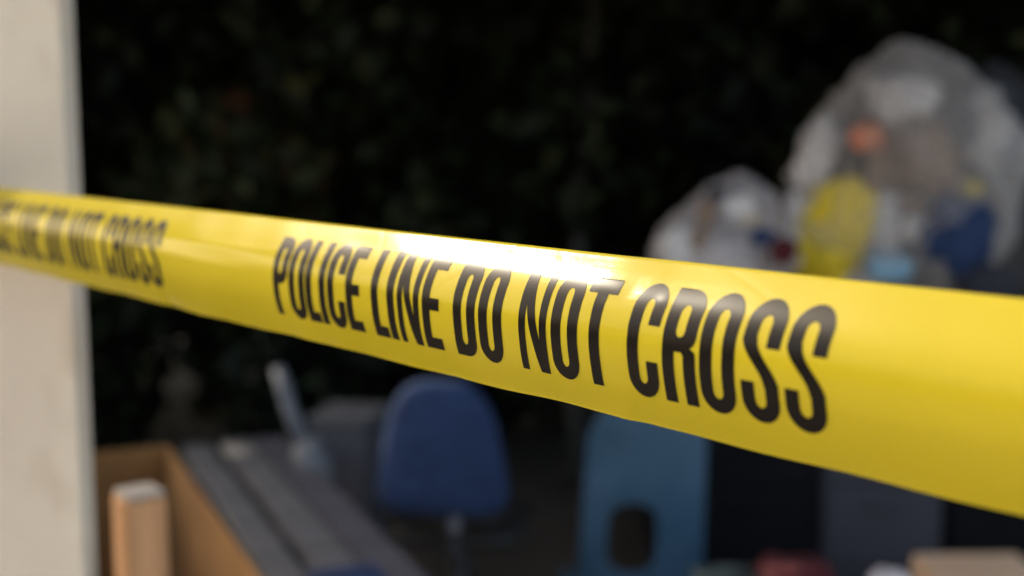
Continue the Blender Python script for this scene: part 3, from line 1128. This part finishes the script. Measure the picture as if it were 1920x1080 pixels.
mesh_obj('box_body', bm, M_tan, tb)
for sy in (-1, 1):
    bm = bmesh.new()
    box(bm, 0, sy * 0.0755, tz.z + 0.002, x1_ - x0_ - 0.006, 0.147, 0.005, 0.002, segs=1)
    mesh_obj('flap', bm, M_tan, tb)

# blue tray on the near end of the boards and grey crate behind them
tp = at_z(655, 1068, BZ + 0.04)
bm = bmesh.new()
box(bm, 0, 0, 0.02, 0.17, 0.14, 0.036, 0.014, segs=3)
tray = mesh_obj('blue_tub', bm, M_navy, None, True, loc=(tp.x, tp.y - 0.03, BZ + 0.002), rot=(0, 0, R(20)))
tag(tray, 'flat navy blue tub on the near end of the grey boards', 'tub')
gc = at_y(635, 800, 4.25)
gcr = thing('grey_box', 'dull grey lidded box between the bent pipe and the office chair', 'box', (gc.x + 0.02, 4.4, 0), R(-12))
bm = bmesh.new()
box(bm, 0, 0, gc.z / 2, 0.20, 0.24, gc.z - 0.004, 0.006)
mesh_obj('body', bm, M_board2, gcr)
bm = bmesh.new()
box(bm, 0, 0, gc.z + 0.012, 0.22, 0.26, 0.026, 0.006)
mesh_obj('lid', bm, M_board, gcr)

# ------------------------------------------------------------------ shrubs and trees in the shade
rng = np.random.default_rng(11)


def leaves(centres, size, pick):
    """one folded leaf (two quads) for each centre"""
    n = len(centres)
    d = rng.normal(size=(n, 3))
    d[:, 2] = d[:, 2] * 0.6 - 0.35
    d /= np.linalg.norm(d, axis=1, keepdims=True)
    r = rng.normal(size=(n, 3))
    w = np.cross(d, r)
    w /= np.linalg.norm(w, axis=1, keepdims=True)
    nn = np.cross(d, w)
    L = size * rng.uniform(0.6, 1.35, size=(n, 1))
    W = L * rng.uniform(0.22, 0.34, size=(n, 1))
    c = np.asarray(centres)
    base, tip = c - d * L * 0.5, c + d * L * 0.5 - nn * L * 0.08
    mid = c + nn * L * 0.03
    l, r_ = mid + w * W + nn * W * 0.5, mid - w * W + nn * W * 0.5
    V = np.stack([base, l, tip, r_], axis=1).reshape(-1, 3)
    i = np.arange(n)[:, None] * 4
    F = np.concatenate([i + np.array([[0, 1, 2]]), i + np.array([[0, 2, 3]])], axis=1).reshape(-1, 3)
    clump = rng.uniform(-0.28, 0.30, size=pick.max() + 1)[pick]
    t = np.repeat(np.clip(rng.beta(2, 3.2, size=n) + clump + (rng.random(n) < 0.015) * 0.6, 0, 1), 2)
    return V, F, t


def crown_points(lobes, n):
    vol = np.array([a[3] * a[4] * a[5] for a in lobes])
    pick = rng.choice(len(lobes), size=n, p=vol / vol.sum())
    A = np.array(lobes)[pick]
    d = rng.normal(size=(n, 3))
    d /= np.linalg.norm(d, axis=1, keepdims=True)
    rad = rng.random((n, 1)) ** 0.45
    return A[:, :3] + d * rad * A[:, 3:6], pick


def build_tree(name, label, group, height, spread, n_leaf, size, seed, bark, low=0.3, trunk_r=0.07, over=None, cat='shrub'):
    random.seed(seed)
    t = thing(name, label, cat, group=group)
    bm = bmesh.new()
    top = height * 0.8
    pts = [(0.05 * math.sin(k * 1.3 + seed) * k / 4, 0.05 * math.cos(k * 1.7 + seed) * k / 4, top * k / 6) for k in range(7)]
    tube(bm, pts, [trunk_r * (1.25 if k == 0 else 1 - 0.13 * k) for k in range(7)], 9)
    lobes = []
    for k in range(16):
        a = k * 2.4 + seed
        z = height * (low + (1 - low) * (k + 0.5) / 16) * 0.92
        rr = spread * (0.75 * math.sin(math.pi * min(1, 0.25 + 0.75 * (k + 0.5) / 16)) + 0.12) * random.uniform(0.5, 0.9)
        e = Vector((math.cos(a) * rr, math.sin(a) * rr, z))
        s = Vector((pts[3][0] * 0.5, pts[3][1] * 0.5, min(top, max(0.15, z - rr * 0.7))))
        tube(bm, [s, s.lerp(e, 0.55) + Vector((0, 0, 0.08)), e], [trunk_r * 0.42, trunk_r * 0.28, trunk_r * 0.10], 6)
        q = spread * random.uniform(0.34, 0.52)
        lobes.append((e.x, e.y, e.z, q, q, q * random.uniform(0.7, 1.0)))
    if over:
        for (ox, oy, oz, r1, r2, r3) in over:
            tube(bm, [(0, 0, oz * 0.80), (ox * 0.5, oy * 0.5, oz * 0.95), (ox, oy, oz)], [trunk_r * 0.6, trunk_r * 0.4, trunk_r * 0.12], 7)
            lobes.append((ox, oy, oz, r1, r2, r3))
    mesh_obj('trunk', bm, bark, t, True)
    cpts, pick = crown_points(lobes, n_leaf)
    V, F, tt = leaves(cpts, size, pick)
    V[:, 2] = np.maximum(V[:, 2], 0.02)
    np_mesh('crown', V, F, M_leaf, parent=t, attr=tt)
    return t


def copy_tree(o):
    c = o.copy()
    COL.objects.link(c)
    for ch in list(o.children):
        k = ch.copy()
        COL.objects.link(k)
        k.parent = c
    return c


SH_LABEL = 'dark leafy shrub in the deep shade behind the chairs and bags'
SH_GROUP = 'shrubs in the shade'
protos = [build_tree('leafy_shrub', SH_LABEL, SH_GROUP, 3.6, 1.05, 6500, 0.17, 3 + 5 * k, M_bark, low=0.06) for k in range(3)]
spots = [(-4.6, 7.2), (-3.3, 6.7), (-2.1, 6.9), (-1.0, 6.5), (0.2, 6.9), (1.3, 6.6), (2.4, 6.9), (3.6, 6.6), (4.8, 7.1), (6.0, 6.8), (-5.9, 6.8)]
for i, (x, y) in enumerate(spots):
    o = protos[i] if i < 3 else copy_tree(protos[i % 3])
    o.location = (x, y, 0)
    o.rotation_euler = (0, 0, i * 1.9)
    sc_ = 0.92 + 0.16 * ((i * 37) % 10) / 10
    o.scale = (sc_, sc_, sc_ * (0.95 + 0.12 * ((i * 13) % 7) / 7))

TR_GROUP = 'trees behind the shrubs'
TR_LABEL = 'tall dark tree behind the shrubs, overhanging the rubbish'
tproto = build_tree('shade_tree', TR_LABEL, TR_GROUP, 6.2, 2.0, 15000, 0.20, 4, M_bark, low=0.12, trunk_r=0.13, cat='tree')
tspots = [(-6.5, 9.2), (-3.9, 9.6), (-1.4, 9.2), (1.2, 9.5), (3.8, 9.2), (6.4, 9.6)]
for i, (x, y) in enumerate(tspots):
    o = tproto if i == 0 else copy_tree(tproto)
    o.location = (x, y, 0)
    o.rotation_euler = (0, 0, i * 1.1)

# grey trunk in view; boughs overhead added out of view for shade
gt = at_y(1092, 380, 6.2)
over = []
random.seed(5)
for k in range(60):
    over.append((random.uniform(-5.0, 5.2), random.uniform(-2.7, 1.8), random.uniform(2.95, 3.7), 1.0, 0.85, 0.38))
canopy = build_tree('tree_with_added_boughs', 'tree with a slim grey trunk, seen dimly above the tape right of centre, with added unseen shading boughs', None,
                    4.8, 1.3, 45000, 0.24, 9, M_palebark, low=0.62, trunk_r=0.05, over=over, cat='tree')
canopy.location = (gt.x, 6.0, 0)
